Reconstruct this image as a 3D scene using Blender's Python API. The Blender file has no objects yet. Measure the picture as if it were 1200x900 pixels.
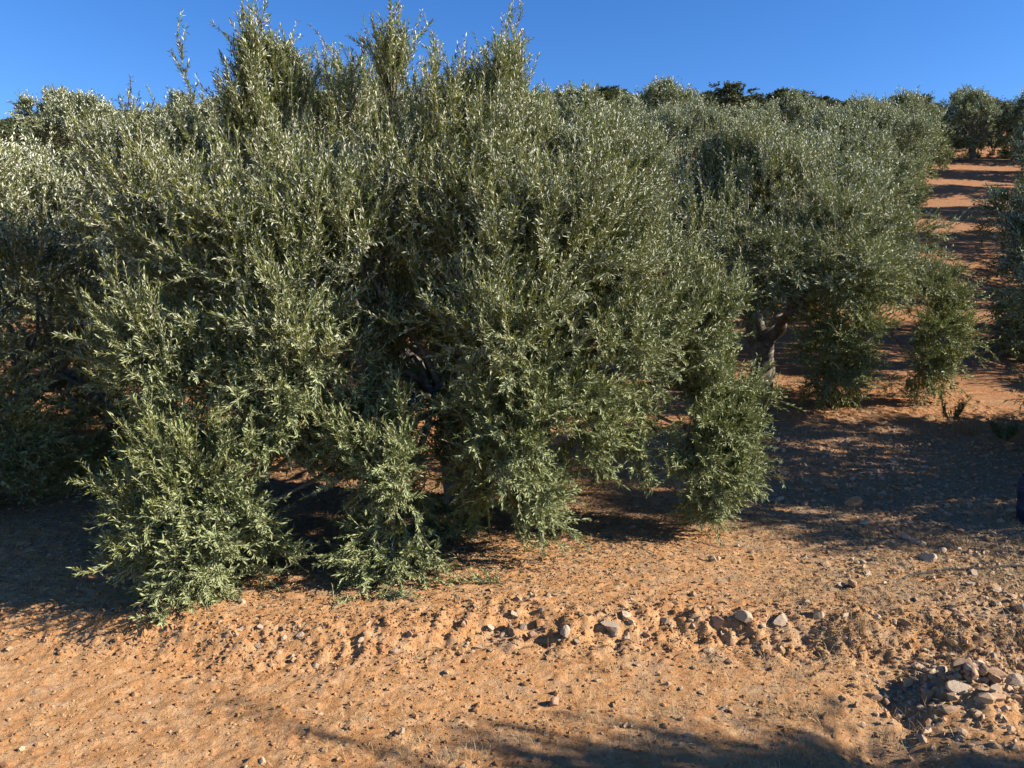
import bpy, math, random
import numpy as np

# ------------------------------------------------------------------ camera, sky, sun, exposure
sc = bpy.context.scene
R = math.radians
CAM = (0.0, 0.0, 2.3)
PITCH = 4.4
cd = bpy.data.cameras.new("camera")
cam = bpy.data.objects.new("camera", cd)
sc.collection.objects.link(cam)
cd.lens = 27.2
cd.sensor_width = 36
cd.clip_start = 0.05
cd.clip_end = 2000
cam.location = CAM
cam.rotation_euler = (R(90 - PITCH), 0, 0)
sc.camera = cam

SUN_EL, SUN_AZ = 27.0, -12.0        # azimuth measured from +X towards +Y; the sun stands right of the lens, a little behind it
w = bpy.data.worlds.new("World")
sc.world = w
w.use_nodes = True
nt = w.node_tree
bg = nt.nodes["Background"]
sky = nt.nodes.new("ShaderNodeTexSky")
sky.sky_type = 'NISHITA'
sky.sun_disc = False
sky.sun_elevation = R(SUN_EL)
sky.sun_rotation = R(90 - SUN_AZ)
sky.altitude = 1500
sky.air_density = 1.0
sky.dust_density = 0.0
sky.ozone_density = 3.0
hs = nt.nodes.new("ShaderNodeHueSaturation")
hs.inputs["Saturation"].default_value = 1.27
hs.inputs["Hue"].default_value = 0.510
hs.inputs["Value"].default_value = 1.25
nt.links.new(sky.outputs[0], hs.inputs["Color"])
nt.links.new(hs.outputs[0], bg.inputs[0])
bg.inputs[1].default_value = 0.063

sd = bpy.data.lights.new("sun", 'SUN')
sun = bpy.data.objects.new("sun", sd)
sc.collection.objects.link(sun)
sd.energy = 5.0
sd.angle = R(0.5)
sd.color = (1.0, 0.91, 0.79)
sun.location = (30, -6, 20)
from mathutils import Vector
sdir = Vector((math.cos(R(SUN_EL)) * math.cos(R(SUN_AZ)), math.cos(R(SUN_EL)) * math.sin(R(SUN_AZ)), math.sin(R(SUN_EL))))
sun.rotation_euler = sdir.to_track_quat('Z', 'Y').to_euler()

sc.view_settings.view_transform = 'Standard'
sc.view_settings.look = 'None'
sc.view_settings.exposure = 1.45
sc.view_settings.gamma = 1
sc.view_settings.use_curve_mapping = False
sc.cycles.max_bounces = 4
sc.cycles.diffuse_bounces = 4
sc.cycles.glossy_bounces = 1
sc.cycles.transmission_bounces = 2
sc.cycles.volume_bounces = 0

# ------------------------------------------------------------------ helpers
def tag(o, label=None, cat=None, group=None, kind=None):
    if label: o["label"] = label
    if cat: o["category"] = cat
    if group: o["group"] = group
    if kind: o["kind"] = kind
    return o

def link(o, parent=None):
    sc.collection.objects.link(o)
    if parent is not None: o.parent = parent
    return o

def empty(name, loc, rz=0.0, s=1.0):
    o = bpy.data.objects.new(name, None)
    o.location = loc
    o.rotation_euler = (0, 0, rz)
    o.scale = (s, s, s)
    o.empty_display_size = 0.3
    return link(o)

def np_mesh(name, verts, faces_list, mats, midx=None, smooth=False):
    """faces_list: list of (F,k) int arrays; midx: list of material indices per array"""
    me = bpy.data.meshes.new(name)
    verts = np.asarray(verts, dtype=np.float32)
    me.vertices.add(len(verts))
    me.vertices.foreach_set("co", verts.ravel())
    loops = np.concatenate([f.ravel() for f in faces_list]).astype(np.int32)
    tot = np.concatenate([np.full(len(f), f.shape[1], dtype=np.int32) for f in faces_list])
    start = np.concatenate([[0], np.cumsum(tot)[:-1]]).astype(np.int32)
    me.loops.add(len(loops))
    me.loops.foreach_set("vertex_index", loops)
    me.polygons.add(len(tot))
    me.polygons.foreach_set("loop_start", start)
    me.polygons.foreach_set("loop_total", tot)
    if midx is not None:
        mi = np.concatenate([np.full(len(f), m, dtype=np.int32) for f, m in zip(faces_list, midx)])
        me.polygons.foreach_set("material_index", mi)
    me.polygons.foreach_set("use_smooth", np.full(len(tot), smooth, dtype=bool))
    me.update(calc_edges=True)
    for m in mats: me.materials.append(m)
    return me

def unit(v):
    return v / np.maximum(np.linalg.norm(v, axis=-1, keepdims=True), 1e-9)

# value noise ---------------------------------------------------------
def _h(ix, iy, seed):
    n = (ix.astype(np.int64) * 374761393 + iy.astype(np.int64) * 668265263 + seed * 974634777) & 0xffffffff
    n = ((n ^ (n >> 13)) * 1274126177) & 0xffffffff
    n = ((n ^ (n >> 16)) * 2246822519) & 0xffffffff
    return ((n ^ (n >> 15)) & 0xffffff) / float(0xffffff)

def vnoise(x, y, seed=0):
    ix = np.floor(x); iy = np.floor(y)
    fx = x - ix; fy = y - iy
    fx = fx * fx * (3 - 2 * fx); fy = fy * fy * (3 - 2 * fy)
    a = _h(ix, iy, seed); b = _h(ix + 1, iy, seed); c = _h(ix, iy + 1, seed); d = _h(ix + 1, iy + 1, seed)
    return (a + (b - a) * fx) * (1 - fy) + (c + (d - c) * fx) * fy

def fbm(x, y, freq, octs, seed=0, gain=0.5):
    s = 0.0; a = 1.0; t = 0.0
    for k in range(octs):
        c, sn = math.cos(0.6 + k), math.sin(0.6 + k)
        s = s + a * (vnoise((c * x - sn * y) * freq, (sn * x + c * y) * freq, seed + k * 17) - 0.5)
        t += a; a *= gain; freq *= 2.03
    return s / t * 2.0

def sstep(a, b, x):
    t = np.clip((x - a) / (b - a), 0, 1)
    return t * t * (3 - 2 * t)

# ------------------------------------------------------------------ the lie of the land
PY = np.array([-60, -5, 0, 4.0, 7, 9, 10.5, 12, 15, 19, 26, 33, 40, 47, 60, 80, 96, 125, 200, 600.0])
PZ = np.array([-6.0, -0.1, 0, 0.06, 0.40, 0.50, .72, .98, 1.55, 2.45, 4.9, 7.3, 9.6, 11.9, 15.8, 22.2, 27.5, 29.5, 22, -30.0])
_fy = np.linspace(-60, 600, 13200)
_fz = np.interp(_fy, PY, PZ)
_k = np.hanning(31); _k /= _k.sum()
_fz = np.convolve(np.pad(_fz, 15, mode='edge'), _k, mode='valid')

def scarp_y(x):
    return 5.08 + 0.10 * np.sin(x * 1.3 + 0.5) + 0.12 * fbm(x, x * 0 + 3.1, 1.6, 3, 5) - 0.0 * x

def ground(x, y):
    x = np.asarray(x, dtype=float); y = np.asarray(y, dtype=float)
    z = np.interp(y, _fy, _fz)
    near = 1 - sstep(12, 22, y)
    z = z - 0.026 * x * sstep(58, 90, y) - 0.11 * np.clip(-x - 18, 0, 60) * sstep(45, 80, y)
    z = z + 0.9 * fbm(x, y, 0.035, 3, 90) * sstep(14, 40, y)
    z = z + 0.06 * fbm(x, y, 0.5, 3, 2)
    # broken little bank where the grove floor drops to the track
    sy = scarp_y(x)
    amp = 0.11 * sstep(-5.5, -2.0, x) * (1 - 0.6 * sstep(2.2, 3.6, x)) + 0.02
    z = z + amp * (sstep(-0.16, 0.10, y - sy) - sstep(0.1, 2.5, y - sy) * 0.7)
    face = np.exp(-((y - sy + 0.06) / 0.24) ** 2) * sstep(-4.5, -2.0, x) * (1 - sstep(3.0, 4.2, x))
    # dip on the right, shaped to darken the heap's shaded side
    g = np.exp(-((x - (2.05 + 0.55 * (y - 4.0))) / 0.26) ** 2) * (1 - sstep(4.3, 5.2, y))
    z = z - 0.13 * g * (0.75 + 0.8 * fbm(x, y, 3.0, 3, 81))
    z = z + 0.10 * np.exp(-((x - 2.75) / .32) ** 2 - ((y - 4.40) / .27) ** 2)
    # terraces of the grove floor higher up
    z = z + 0.10 * np.sin((y + 0.5 * fbm(x, y, .15, 2, 31)) * 1.05) * sstep(16, 24, y)
    # crumbs and clods
    rough = 0.40 + 0.6 * face + 0.35 * sstep(1.6, 4.0, x) + 0.5 * np.clip(fbm(x, y, 0.8, 2, 44) + 0.1, 0, 1)
    n0 = fbm(x, y, 4.0, 2, 71)
    n1 = fbm(x, y, 13.0, 3, 11)
    n2 = 1 - np.abs(fbm(x, y, 19.0, 2, 23)) * 2.2
    n3 = vnoise(x * 46, y * 46, 9) - 0.5
    z = z + near * rough * (0.006 * n0 + 0.013 * n1 + 0.032 * np.clip(n1 - 0.22, 0, 1) + 0.010 * n2 + 0.012 * n3)
    z = z + near * face * (0.035 * np.clip(fbm(x, y, 3.2, 2, 61), -0.6, 1) + 0.04 * np.clip(fbm(x, y, 8.0, 2, 67), -0.3, 1) + 0.03 * fbm(x, y, 20.0, 2, 68)) * (0.45 + 0.55 * sstep(-1.5, .5, x))
    return z

# ------------------------------------------------------------------ materials
def new_mat(name):
    m = bpy.data.materials.new(name)
    m.use_nodes = True
    n = m.node_tree
    return m, n, n.nodes["Principled BSDF"], n.nodes["Material Output"]

def mixc(n, fac, a, b):
    x = n.nodes.new("ShaderNodeMix"); x.data_type = 'RGBA'
    for i, v in ((0, fac), (6, a), (7, b)):
        if isinstance(v, (int, float)): x.inputs[i].default_value = v
        elif isinstance(v, tuple): x.inputs[i].default_value = (*v, 1)
        else: n.links.new(v, x.inputs[i])
    return x.outputs[2]

def ramp(n, src, p0, p1):
    m = n.nodes.new("ShaderNodeMapRange")
    m.inputs[1].default_value = p0; m.inputs[2].default_value = p1
    n.links.new(src, m.inputs[0])
    return m.outputs[0]

def noise(n, scale, detail=4, rough=0.6, coord=None, w=0.0):
    t = n.nodes.new("ShaderNodeTexNoise")
    t.inputs["Scale"].default_value = scale; t.inputs["Detail"].default_value = detail
    t.inputs["Roughness"].default_value = rough
    c = n.nodes.new("ShaderNodeTexCoord")
    mp = n.nodes.new("ShaderNodeMapping"); mp.inputs[1].default_value = (w, w * 1.7, 0)
    n.links.new(c.outputs["Object"] if coord is None else coord, mp.inputs[0])
    n.links.new(mp.outputs[0], t.inputs["Vector"])
    return t.outputs["Fac"]

def leaf_material(name, top, top2, under, transl=0.14, rough=0.5, spec=0.2, low_under=None):
    m, n, b, out = new_mat(name)
    g = n.nodes.new("ShaderNodeNewGeometry")
    rnd = g.outputs["Random Per Island"]
    c1 = mixc(n, rnd, top, top2)
    big = ramp(n, noise(n, 1.3, 2), 0.35, 0.65)
    hsv = n.nodes.new("ShaderNodeHueSaturation")
    mr = n.nodes.new("ShaderNodeMapRange"); mr.inputs[3].default_value = 0.8; mr.inputs[4].default_value = 1.2
    n.links.new(big, mr.inputs[0]); n.links.new(mr.outputs[0], hsv.inputs["Value"])
    yel = ramp(n, noise(n, 0.9, 2, w=4), 0.48, 0.62)
    c1y = mixc(n, yel, c1, mixc(n, rnd, tuple(v * f for v, f in zip(top, (1.25, 1.15, .8))), tuple(v * f for v, f in zip(top2, (1.15, 1.08, .75)))))
    n.links.new(c1y, hsv.inputs["Color"])
    if low_under is not None:        # low foliage greener beneath; top shoots paled towards silver, painting in their sunlit sheen
        tcn = n.nodes.new("ShaderNodeTexCoord"); sz = n.nodes.new("ShaderNodeSeparateXYZ")
        n.links.new(tcn.outputs["Object"], sz.inputs[0])
        under = mixc(n, ramp(n, sz.outputs[2], 1.2, 3.6), low_under, under)
    col = mixc(n, g.outputs["Backfacing"], hsv.outputs[0], under)
    n.links.new(col, b.inputs["Base Color"])
    b.inputs["Roughness"].default_value = rough
    b.inputs["Specular IOR Level"].default_value = spec
    tr = n.nodes.new("ShaderNodeBsdfTranslucent")
    tc = mixc(n, 0.5, c1, (0.20, 0.22, 0.03))
    n.links.new(tc, tr.inputs[0])
    mx = n.nodes.new("ShaderNodeMixShader"); mx.inputs[0].default_value = transl
    n.links.new(b.outputs[0], mx.inputs[1]); n.links.new(tr.outputs[0], mx.inputs[2])
    n.links.new(mx.outputs[0], out.inputs[0])
    return m

M_LEAF = leaf_material("olive_leaf", (0.060, 0.080, 0.022), (0.215, 0.235, 0.075), (0.45, 0.45, 0.355), low_under=(0.25, 0.28, 0.135))
M_LEAF_FAR = leaf_material("olive_leaf_far", (0.065, 0.085, 0.030), (0.22, 0.24, 0.11), (0.50, 0.51, 0.42), low_under=(0.29, 0.315, 0.18))
M_OAK = leaf_material("oak_leaf", (0.045, 0.064, 0.028), (0.105, 0.125, 0.05), (0.15, 0.17, 0.10), 0.1, 0.6, 0.3)
M_SHRUB = leaf_material("shrub_leaf", (0.07, 0.065, 0.02), (0.11, 0.09, 0.035), (0.13, 0.11, 0.06), 0.12, 0.7, 0.2)

def bark(name, c1, c2):
    m, n, b, out = new_mat(name)
    f = noise(n, 14, 6, 0.7)
    n.links.new(mixc(n, ramp(n, f, 0.35, 0.65), c1, c2), b.inputs["Base Color"])
    b.inputs["Roughness"].default_value = 0.9
    bp = n.nodes.new("ShaderNodeBump"); bp.inputs["Strength"].default_value = 0.7; bp.inputs["Distance"].default_value = 0.02
    n.links.new(f, bp.inputs["Height"]); n.links.new(bp.outputs[0], b.inputs["Normal"])
    return m
M_BARK = bark("olive_bark", (0.075, 0.065, 0.05), (0.20, 0.175, 0.14))
M_TWIG = bark("olive_twig", (0.17, 0.145, 0.10), (0.30, 0.26, 0.18))
M_OAKBARK = bark("oak_bark", (0.06, 0.05, 0.04), (0.13, 0.11, 0.09))

def ground_material():
    m, n, b, out = new_mat("soil")
    c = n.nodes.new("ShaderNodeTexCoord")
    sep = n.nodes.new("ShaderNodeSeparateXYZ"); n.links.new(c.outputs["Object"], sep.inputs[0])
    soil = mixc(n, ramp(n, noise(n, 1.1, 5), 0.3, 0.7), SOIL_A, SOIL_B)
    soil = mixc(n, ramp(n, noise(n, 9, 6, 0.7, w=3), 0.45, 0.67), soil, SOIL_PALE)
    soil = mixc(n, ramp(n, noise(n, 26, 5, 0.75, w=8), 0.55, 0.72), soil, SOIL_DARK)
    # redder, browner earth higher up the grove
    ry = n.nodes.new("ShaderNodeMapRange"); ry.inputs[1].default_value = 6.5; ry.inputs[2].default_value = 14; ry.inputs[4].default_value = 0.75
    n.links.new(sep.outputs[1], ry.inputs[0])
    soil = mixc(n, ry.outputs[0], soil, mixc(n, ramp(n, noise(n, 1.7, 6, .7, w=13), .4, .62), SOIL_RED, (0.20, 0.11, 0.06)))
    # straw litter, more of it to the right
    rx = n.nodes.new("ShaderNodeMapRange")
    rx.inputs[1].default_value = 0.5; rx.inputs[2].default_value = 5.0; rx.inputs[3].default_value = 0.0; rx.inputs[4].default_value = 0.19
    n.links.new(sep.outputs[0], rx.inputs[0])
    fy = n.nodes.new("ShaderNodeMapRange")
    fy.inputs[1].default_value = 12; fy.inputs[2].default_value = 8; fy.inputs[3].default_value = 0.0; fy.inputs[4].default_value = 1.0
    n.links.new(sep.outputs[1], fy.inputs[0])
    mu = n.nodes.new("ShaderNodeMath"); mu.operation = 'MULTIPLY'
    n.links.new(rx.outputs[0], mu.inputs[0]); n.links.new(fy.outputs[0], mu.inputs[1])
    ad = n.nodes.new("ShaderNodeMath"); ad.operation = 'ADD'
    n.links.new(noise(n, 3.2, 7, 0.75, w=20), ad.inputs[0]); n.links.new(mu.outputs[0], ad.inputs[1])
    soil = mixc(n, ramp(n, ad.outputs[0], 0.54, 0.70), soil, STRAW)
    n.links.new(soil, b.inputs["Base Color"])
    b.inputs["Roughness"].default_value = 1.0
    b.inputs["Specular IOR Level"].default_value = 0.1
    bp = n.nodes.new("ShaderNodeBump"); bp.inputs["Strength"].default_value = 1.0; bp.inputs["Distance"].default_value = 0.012
    n.links.new(noise(n, 60, 8, 0.75, w=5), bp.inputs["Height"])
    bp2 = n.nodes.new("ShaderNodeBump"); bp2.inputs["Strength"].default_value = 0.8; bp2.inputs["Distance"].default_value = 0.03
    n.links.new(noise(n, 14, 6, 0.7, w=1), bp2.inputs["Height"]); n.links.new(bp.outputs[0], bp2.inputs["Normal"])
    n.links.new(bp2.outputs[0], b.inputs["Normal"])
    return m
SOIL_A = (0.345, 0.172, 0.068); SOIL_B = (0.41, 0.22, 0.095); SOIL_PALE = (0.47, 0.30, 0.16)
SOIL_DARK = (0.17, 0.085, 0.045); STRAW = (0.28, 0.195, 0.12); SOIL_RED = (0.26, 0.105, 0.045)
M_SOIL = ground_material()

def island_mat(name, a, b_, rough=0.9, bump=0.0, scale=20):
    m, n, b, out = new_mat(name)
    g = n.nodes.new("ShaderNodeNewGeometry")
    col = mixc(n, g.outputs["Random Per Island"], a, b_)
    if bump:
        f = noise(n, scale, 6, 0.7)
        dk = mixc(n, ramp(n, f, 0.3, 0.6), tuple(v * 0.6 for v in a), a)
        col = mixc(n, 0.35, col, dk)
        bp = n.nodes.new("ShaderNodeBump"); bp.inputs["Strength"].default_value = 0.8; bp.inputs["Distance"].default_value = bump
        n.links.new(f, bp.inputs["Height"]); n.links.new(bp.outputs[0], b.inputs["Normal"])
    n.links.new(col, b.inputs["Base Color"])
    b.inputs["Roughness"].default_value = rough
    b.inputs["Specular IOR Level"].default_value = 0.2
    return m
M_CLOD = island_mat("soil_clod", (0.23, 0.115, 0.048), (0.40, 0.225, 0.105), 1.0, 0.006, 40)
M_PEBBLE = island_mat("pebble", (0.24, 0.14, 0.075), (0.43, 0.33, 0.22), 0.9, 0.003, 60)
M_STRAW = island_mat("dry_straw", (0.19, 0.13, 0.065), (0.42, 0.32, 0.18), 0.8)
M_LITTER = island_mat("leaf_litter", (0.10, 0.075, 0.045), (0.27, 0.22, 0.15), 0.8)

def stone_mat(name, a, b_):
    m, n, b, out = new_mat(name)
    f = noise(n, 18, 7, 0.7)
    o = n.nodes.new("ShaderNodeObjectInfo")
    hsv = n.nodes.new("ShaderNodeHueSaturation")
    mr = n.nodes.new("ShaderNodeMapRange"); mr.inputs[3].default_value = 0.75; mr.inputs[4].default_value = 1.15
    n.links.new(o.outputs["Random"], mr.inputs[0]); n.links.new(mr.outputs[0], hsv.inputs["Value"])
    c = mixc(n, ramp(n, f, 0.38, 0.62), a, b_)
    n.links.new(c, hsv.inputs["Color"])
    n.links.new(hsv.outputs[0], b.inputs["Base Color"])
    b.inputs["Roughness"].default_value = 0.9
    bp = n.nodes.new("ShaderNodeBump"); bp.inputs["Strength"].default_value = 0.8; bp.inputs["Distance"].default_value = 0.008
    n.links.new(f, bp.inputs["Height"]); n.links.new(bp.outputs[0], b.inputs["Normal"])
    return m
M_STONE = stone_mat("limestone", (0.28, 0.18, 0.11), (0.46, 0.37, 0.27))
M_STONE_RED = stone_mat("earthy_stone", (0.25, 0.13, 0.065), (0.36, 0.24, 0.15))
M_STONE_OCHRE = stone_mat("ochre_stone", (0.36, 0.23, 0.09), (0.46, 0.33, 0.17))

# ------------------------------------------------------------------ ground sheet
def grade(segs):
    out = []
    for a, b, n in segs: out.append(np.linspace(a, b, n, endpoint=False))
    return np.concatenate(out)
gx = np.concatenate([-np.geomspace(600, 6, 70)[:-1], grade([(-6, 7.5, 720)]), np.geomspace(7.5, 600, 70)])
gy = np.concatenate([grade([(-60, 0, 25), (0, 3.3, 30), (3.3, 7.2, 300), (7.2, 14, 260)]), 14 + np.cumsum(np.geomspace(0.03, 12, 230))])
GX, GY = np.meshgrid(gx, gy)
GZ = ground(GX, GY)
nv = np.stack([GX, GY, GZ], -1).reshape(-1, 3)
ny_, nx_ = GX.shape
ii = (np.arange(ny_ - 1)[:, None] * nx_ + np.arange(nx_ - 1)[None, :]).ravel()
F = np.stack([ii, ii + 1, ii + nx_ + 1, ii + nx_], -1)
me = np_mesh("ground", nv, [F], [M_SOIL], smooth=True)
g_ob = link(bpy.data.objects.new("ground", me)); tag(g_ob, kind="structure")

# ------------------------------------------------------------------ foliage
def curve_pts(p0, d, L, bend, t):
    """p0,d (N,3), L (N,), bend (N,3), t (N,m) -> points (N,m,3), tangents"""
    T = t[..., None]
    P = p0[:, None] + L[:, None, None] * (d[:, None] * T + bend[:, None] * T * T)
    D = unit(d[:, None] + 2 * bend[:, None] * T)
    return P, D

def perp(d, rng):
    r = rng.normal(size=d.shape)
    return unit(np.cross(d, r))

def tubes(P, rad0, rad1, sides=3):
    """P (N,m,3) polylines -> verts, quads"""
    N, m, _ = P.shape
    D = unit(np.gradient(P, axis=1))
    ref = np.zeros_like(D); ref[..., 0] = 0.31; ref[..., 1] = 0.17; ref[..., 2] = 0.93
    par = np.abs((unit(ref) * D).sum(-1)) > 0.95
    ref[par] = (1, 0, 0)
    A = unit(np.cross(D, ref)); B = np.cross(D, A)
    rr = (np.asarray(rad0)[:, None] + (np.asarray(rad1) - np.asarray(rad0))[:, None] * np.linspace(0, 1, m)[None])
    an = np.arange(sides) * 2 * math.pi / sides
    V = P[:, :, None] + rr[..., None, None] * (A[:, :, None] * np.cos(an)[None, None, :, None] + B[:, :, None] * np.sin(an)[None, None, :, None])
    idx = np.arange(N * m * sides).reshape(N, m, sides)
    a = idx[:, :-1]; b = idx[:, 1:]
    Q = np.stack([a, np.roll(a, -1, 2), np.roll(b, -1, 2), b], -1).reshape(-1, 4)
    return V.reshape(-1, 3), Q

def leaves_on(P, D, rng, ll, lw, ang=0.54):
    """pairs of narrow folded leaves at points P with shoot tangents D (both K,3)"""
    K = len(P)
    X = perp(D, rng)
    Ps = np.concatenate([P, P]); Ds = np.concatenate([D, D]); Xs = np.concatenate([X, -X])
    Xs = unit(Xs + 0.35 * rng.normal(size=Xs.shape))
    a = ang + 0.28 * rng.normal(size=(2 * K, 1))
    ld = unit(Ds * np.cos(a) + Xs * np.sin(a))
    upw = Ds + np.array([0, 0, 0.9])
    side = unit(np.cross(ld, unit(upw + 0.45 * rng.normal(size=Ds.shape))))
    nrm = np.cross(side, ld)                      # faces towards the tip of the shoot
    flip = (nrm * upw).sum(-1) < 0
    nrm[flip] *= -1; side[flip] *= -1
    L = ll * (0.7 + 0.5 * rng.random((2 * K, 1))); W = lw * (0.75 + 0.5 * rng.random((2 * K, 1)))
    base = Ps
    mid = base + ld * L * 0.5
    c = 0.14 * W
    v0 = base; v1 = mid + side * W * 0.5 + nrm * c; v2 = base + ld * L - nrm * L * 0.07; v3 = mid - side * W * 0.5 + nrm * c
    # order so that the face normal looks along nrm
    V = np.stack([v0, v3, v2, v1], 1).reshape(-1, 3)
    Q = np.arange(len(V)).reshape(-1, 4)
    return V, Q

def foliage(sprays, rng, ll=0.062, lw=0.0135, twigs=9, pairs=9, twig_len=0.24, stems=True, upbias=0.35):
    """sprays: dict of arrays p0,d,L,bend -> list of verts/faces (leaf, wood)"""
    p0, d, L, bend = sprays
    N = len(p0)
    # twigs along the sprays
    t = 0.12 + 0.88 * (np.arange(twigs)[None, :] + rng.random((N, twigs))) / twigs
    P, D = curve_pts(p0, d, L, bend, t)
    P = P.reshape(-1, 3); D = D.reshape(-1, 3)
    X = perp(D, rng)
    a = 0.52 + 0.22 * rng.normal(size=(len(P), 1))
    td = unit(D * np.cos(a) + X * np.sin(a) + np.array([0, 0, upbias]))
    tl = twig_len * (0.5 + 0.9 * rng.random(len(P)))
    tb = np.stack([0.15 * rng.normal(size=len(P)), 0.15 * rng.normal(size=len(P)), 0.12 + 0.2 * rng.normal(size=len(P))], -1)
    tt = (0.06 + 0.94 * (np.arange(pairs) + 0.6) / pairs)[None, :] + 0.02 * rng.normal(size=(len(P), pairs))
    LP, LD = curve_pts(P, td, tl, tb, tt)
    # leaves also on the last part of each spray
    ms = max(4, int(pairs * 1.2))
    ts = 0.35 + 0.65 * (np.arange(ms)[None, :] + rng.random((N, ms))) / ms
    SP, SD = curve_pts(p0, d, L, bend, ts)
    lp = np.concatenate([LP.reshape(-1, 3), SP.reshape(-1, 3)]); ld = np.concatenate([LD.reshape(-1, 3), SD.reshape(-1, 3)])
    keep = rng.random(len(lp)) > 0.06
    V1, Q1 = leaves_on(lp[keep], ld[keep], rng, ll, lw)
    SPm, _ = curve_pts(p0, d, L, bend, np.tile(np.linspace(0, 1, 6), (N, 1)))
    r = 0.0055 * np.clip(L, 0.4, 1.3)
    V2, Q2 = tubes(SPm, r, r * 0.25)
    if stems:
        TPm, _ = curve_pts(P, td, tl, tb, np.tile(np.linspace(0, 1, 4), (len(P), 1)))
        V3, Q3 = tubes(TPm, np.full(len(P), 0.0019), np.full(len(P), 0.0007))
        Q2 = np.concatenate([Q2, Q3 + len(V2)]); V2 = np.concatenate([V2, V3])
    return np.concatenate([V1, V2]), [Q1, Q2 + len(V1)]

def lobe_sprays(lobes, core, rng, density=1.0, grow=1.0):
    """lobes: (x,y,z,rx,ry,rz,up,n)"""
    A = []
    core = np.array(core)
    for (x, y, z, rx, ry, rz, up, n) in lobes:
        n = max(3, int(n * density))
        c = np.array([x, y, z]); rr = np.array([rx, ry, rz])
        out = c - core; out = out / max(np.linalg.norm(out), 0.4)
        nd = unit(rng.normal(size=(n * 4, 3)))
        pr = 0.25 + 0.75 * (1 + nd @ out) / 2
        nd = nd[rng.random(len(nd)) < pr][:n]
        k = len(nd)
        s = c + nd * rr * (0.15 + 0.55 * rng.random((k, 1)) ** 0.7)
        dz = np.array([0, 0, 1.0])
        loc = np.linalg.norm(nd * rr, axis=1)
        u = np.clip(up + 0.14 * rng.normal(size=(k, 1)), -0.8, 1)
        d = unit(nd * (1 - np.abs(u)) + dz * u + 0.20 * rng.normal(size=(k, 3)) + 0.2 * out)
        L = (0.20 + 0.42 * loc) * (0.65 + 0.7 * rng.random(k)) * grow
        L = L * np.where((rng.random(k) < 0.10) & (u[:, 0] > 0.5), 1.4, 1.0) * (0.85 if up < 0.2 else 1.0)
        b = np.zeros((k, 3)); b[:, 2] = np.where(u[:, 0] > 0.3, 0.22, -0.22) + 0.1 * rng.normal(size=k)
        b[:, :2] = 0.17 * rng.normal(size=(k, 2))
        m = s + d * L[:, None] * 0.7                    # natural pockets between the boughs
        nz = vnoise(m[:, 0] * 2.1 + 5, m[:, 2] * 2.1, 51) + vnoise(m[:, 1] * 2.1, m[:, 2] * 2.1 + 9, 52) + vnoise(m[:, 0] * 2.1, m[:, 1] * 2.1, 53)
        kp = nz > 1.18
        s, d, L, b = s[kp], d[kp], L[kp], b[kp]
        A.append((s, d, L, b))
    return [np.concatenate([a[i] for a in A]) for i in range(4)]

def wiggle_path(p, q, rng, m=9, amp=0.12, sag=0.0):
    t = np.linspace(0, 1, m)[:, None]
    P = p + (q - p) * t
    P[:, 2] += sag * np.sin(math.pi * t[:, 0])
    off = rng.normal(size=(m, 3)) * amp * np.linalg.norm(q - p) * 0.25
    off[0] = 0; off[-1] = 0
    off[1:-1] = (off[:-2] + 2 * off[1:-1] + off[2:]) / 4
    return P + off

def wood(name, paths, r0, r1, mat, parent, sides=7):
    P = np.stack(paths)
    V, Q = tubes(P, np.array(r0), np.array(r1), sides)
    if sides > 5:
        V = V + 0.08 * np.mean(r0) * np.random.RandomState(3).normal(size=V.shape)
    o = link(bpy.data.objects.new(name, np_mesh(name, V, [Q], [mat], smooth=True)), parent)
    return o

def branches_for(root, lobes, base, fork, rng, mat=None, nlimb=4):
    """trunk, limbs, and branches out to every lobe centre; all in the thing's own frame"""
    mat = mat or M_BARK
    base = np.array(base); fork = np.array(fork)
    lean = wiggle_path(base - np.array([0, 0, 0.15]), fork, rng, 8, 0.12)
    # a gnarled, flared trunk
    m = len(lean); prof = np.interp(np.linspace(0, 1, m), [0, .15, .5, 1], [1.55, 1.1, 0.9, 1.0])
    D = unit(np.gradient(lean, axis=0)); sides = 14
    V = []
    for i in range(m):
        a = np.arange(sides) * 2 * math.pi / sides
        rad = 0.20 * prof[i] * (1 + 0.16 * np.sin(3 * a + 0.8 * i) + 0.09 * np.sin(5 * a - i) + 0.04 * rng.normal(size=sides))
        V.append(np.stack([lean[i, 0] + rad * np.cos(a), lean[i, 1] + rad * np.sin(a), np.full(sides, lean[i, 2])], -1))
    V = np.concatenate(V); idx = np.arange(m * sides).reshape(m, sides)
    Q = np.stack([idx[:-1], np.roll(idx[:-1], -1, 1), np.roll(idx[1:], -1, 1), idx[1:]], -1).reshape(-1, 4)
    link(bpy.data.objects.new("trunk", np_mesh("trunk", V, [Q], [mat], smooth=True)), root)
    C = np.array([l[:3] for l in lobes])
    an = np.arctan2(C[:, 1] - fork[1], C[:, 0] - fork[0])
    a0 = rng.random() * 6.28
    sect = (((an - a0) % (2 * math.pi)) / (2 * math.pi) * nlimb).astype(int) % nlimb
    for s in range(nlimb):
        cs = C[sect == s]
        if len(cs) == 0: continue
        hub = fork + (cs.mean(0) - fork) * 0.62
        limb = wiggle_path(fork - np.array([0, 0, 0.08]), hub, rng, 9, 0.25)
        lo = wood("limb", [limb], [0.11], [0.055], mat, root, 9)
        ps = []
        for c in cs:
            st = limb[rng.integers(4, 9)]
            ps.append(wiggle_path(st, c, rng, 9, 0.2, sag=0.10))
        wood("branch", ps, [0.035] * len(ps), [0.012] * len(ps), mat, lo, 5)
        ob = sc.collection.objects

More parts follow.
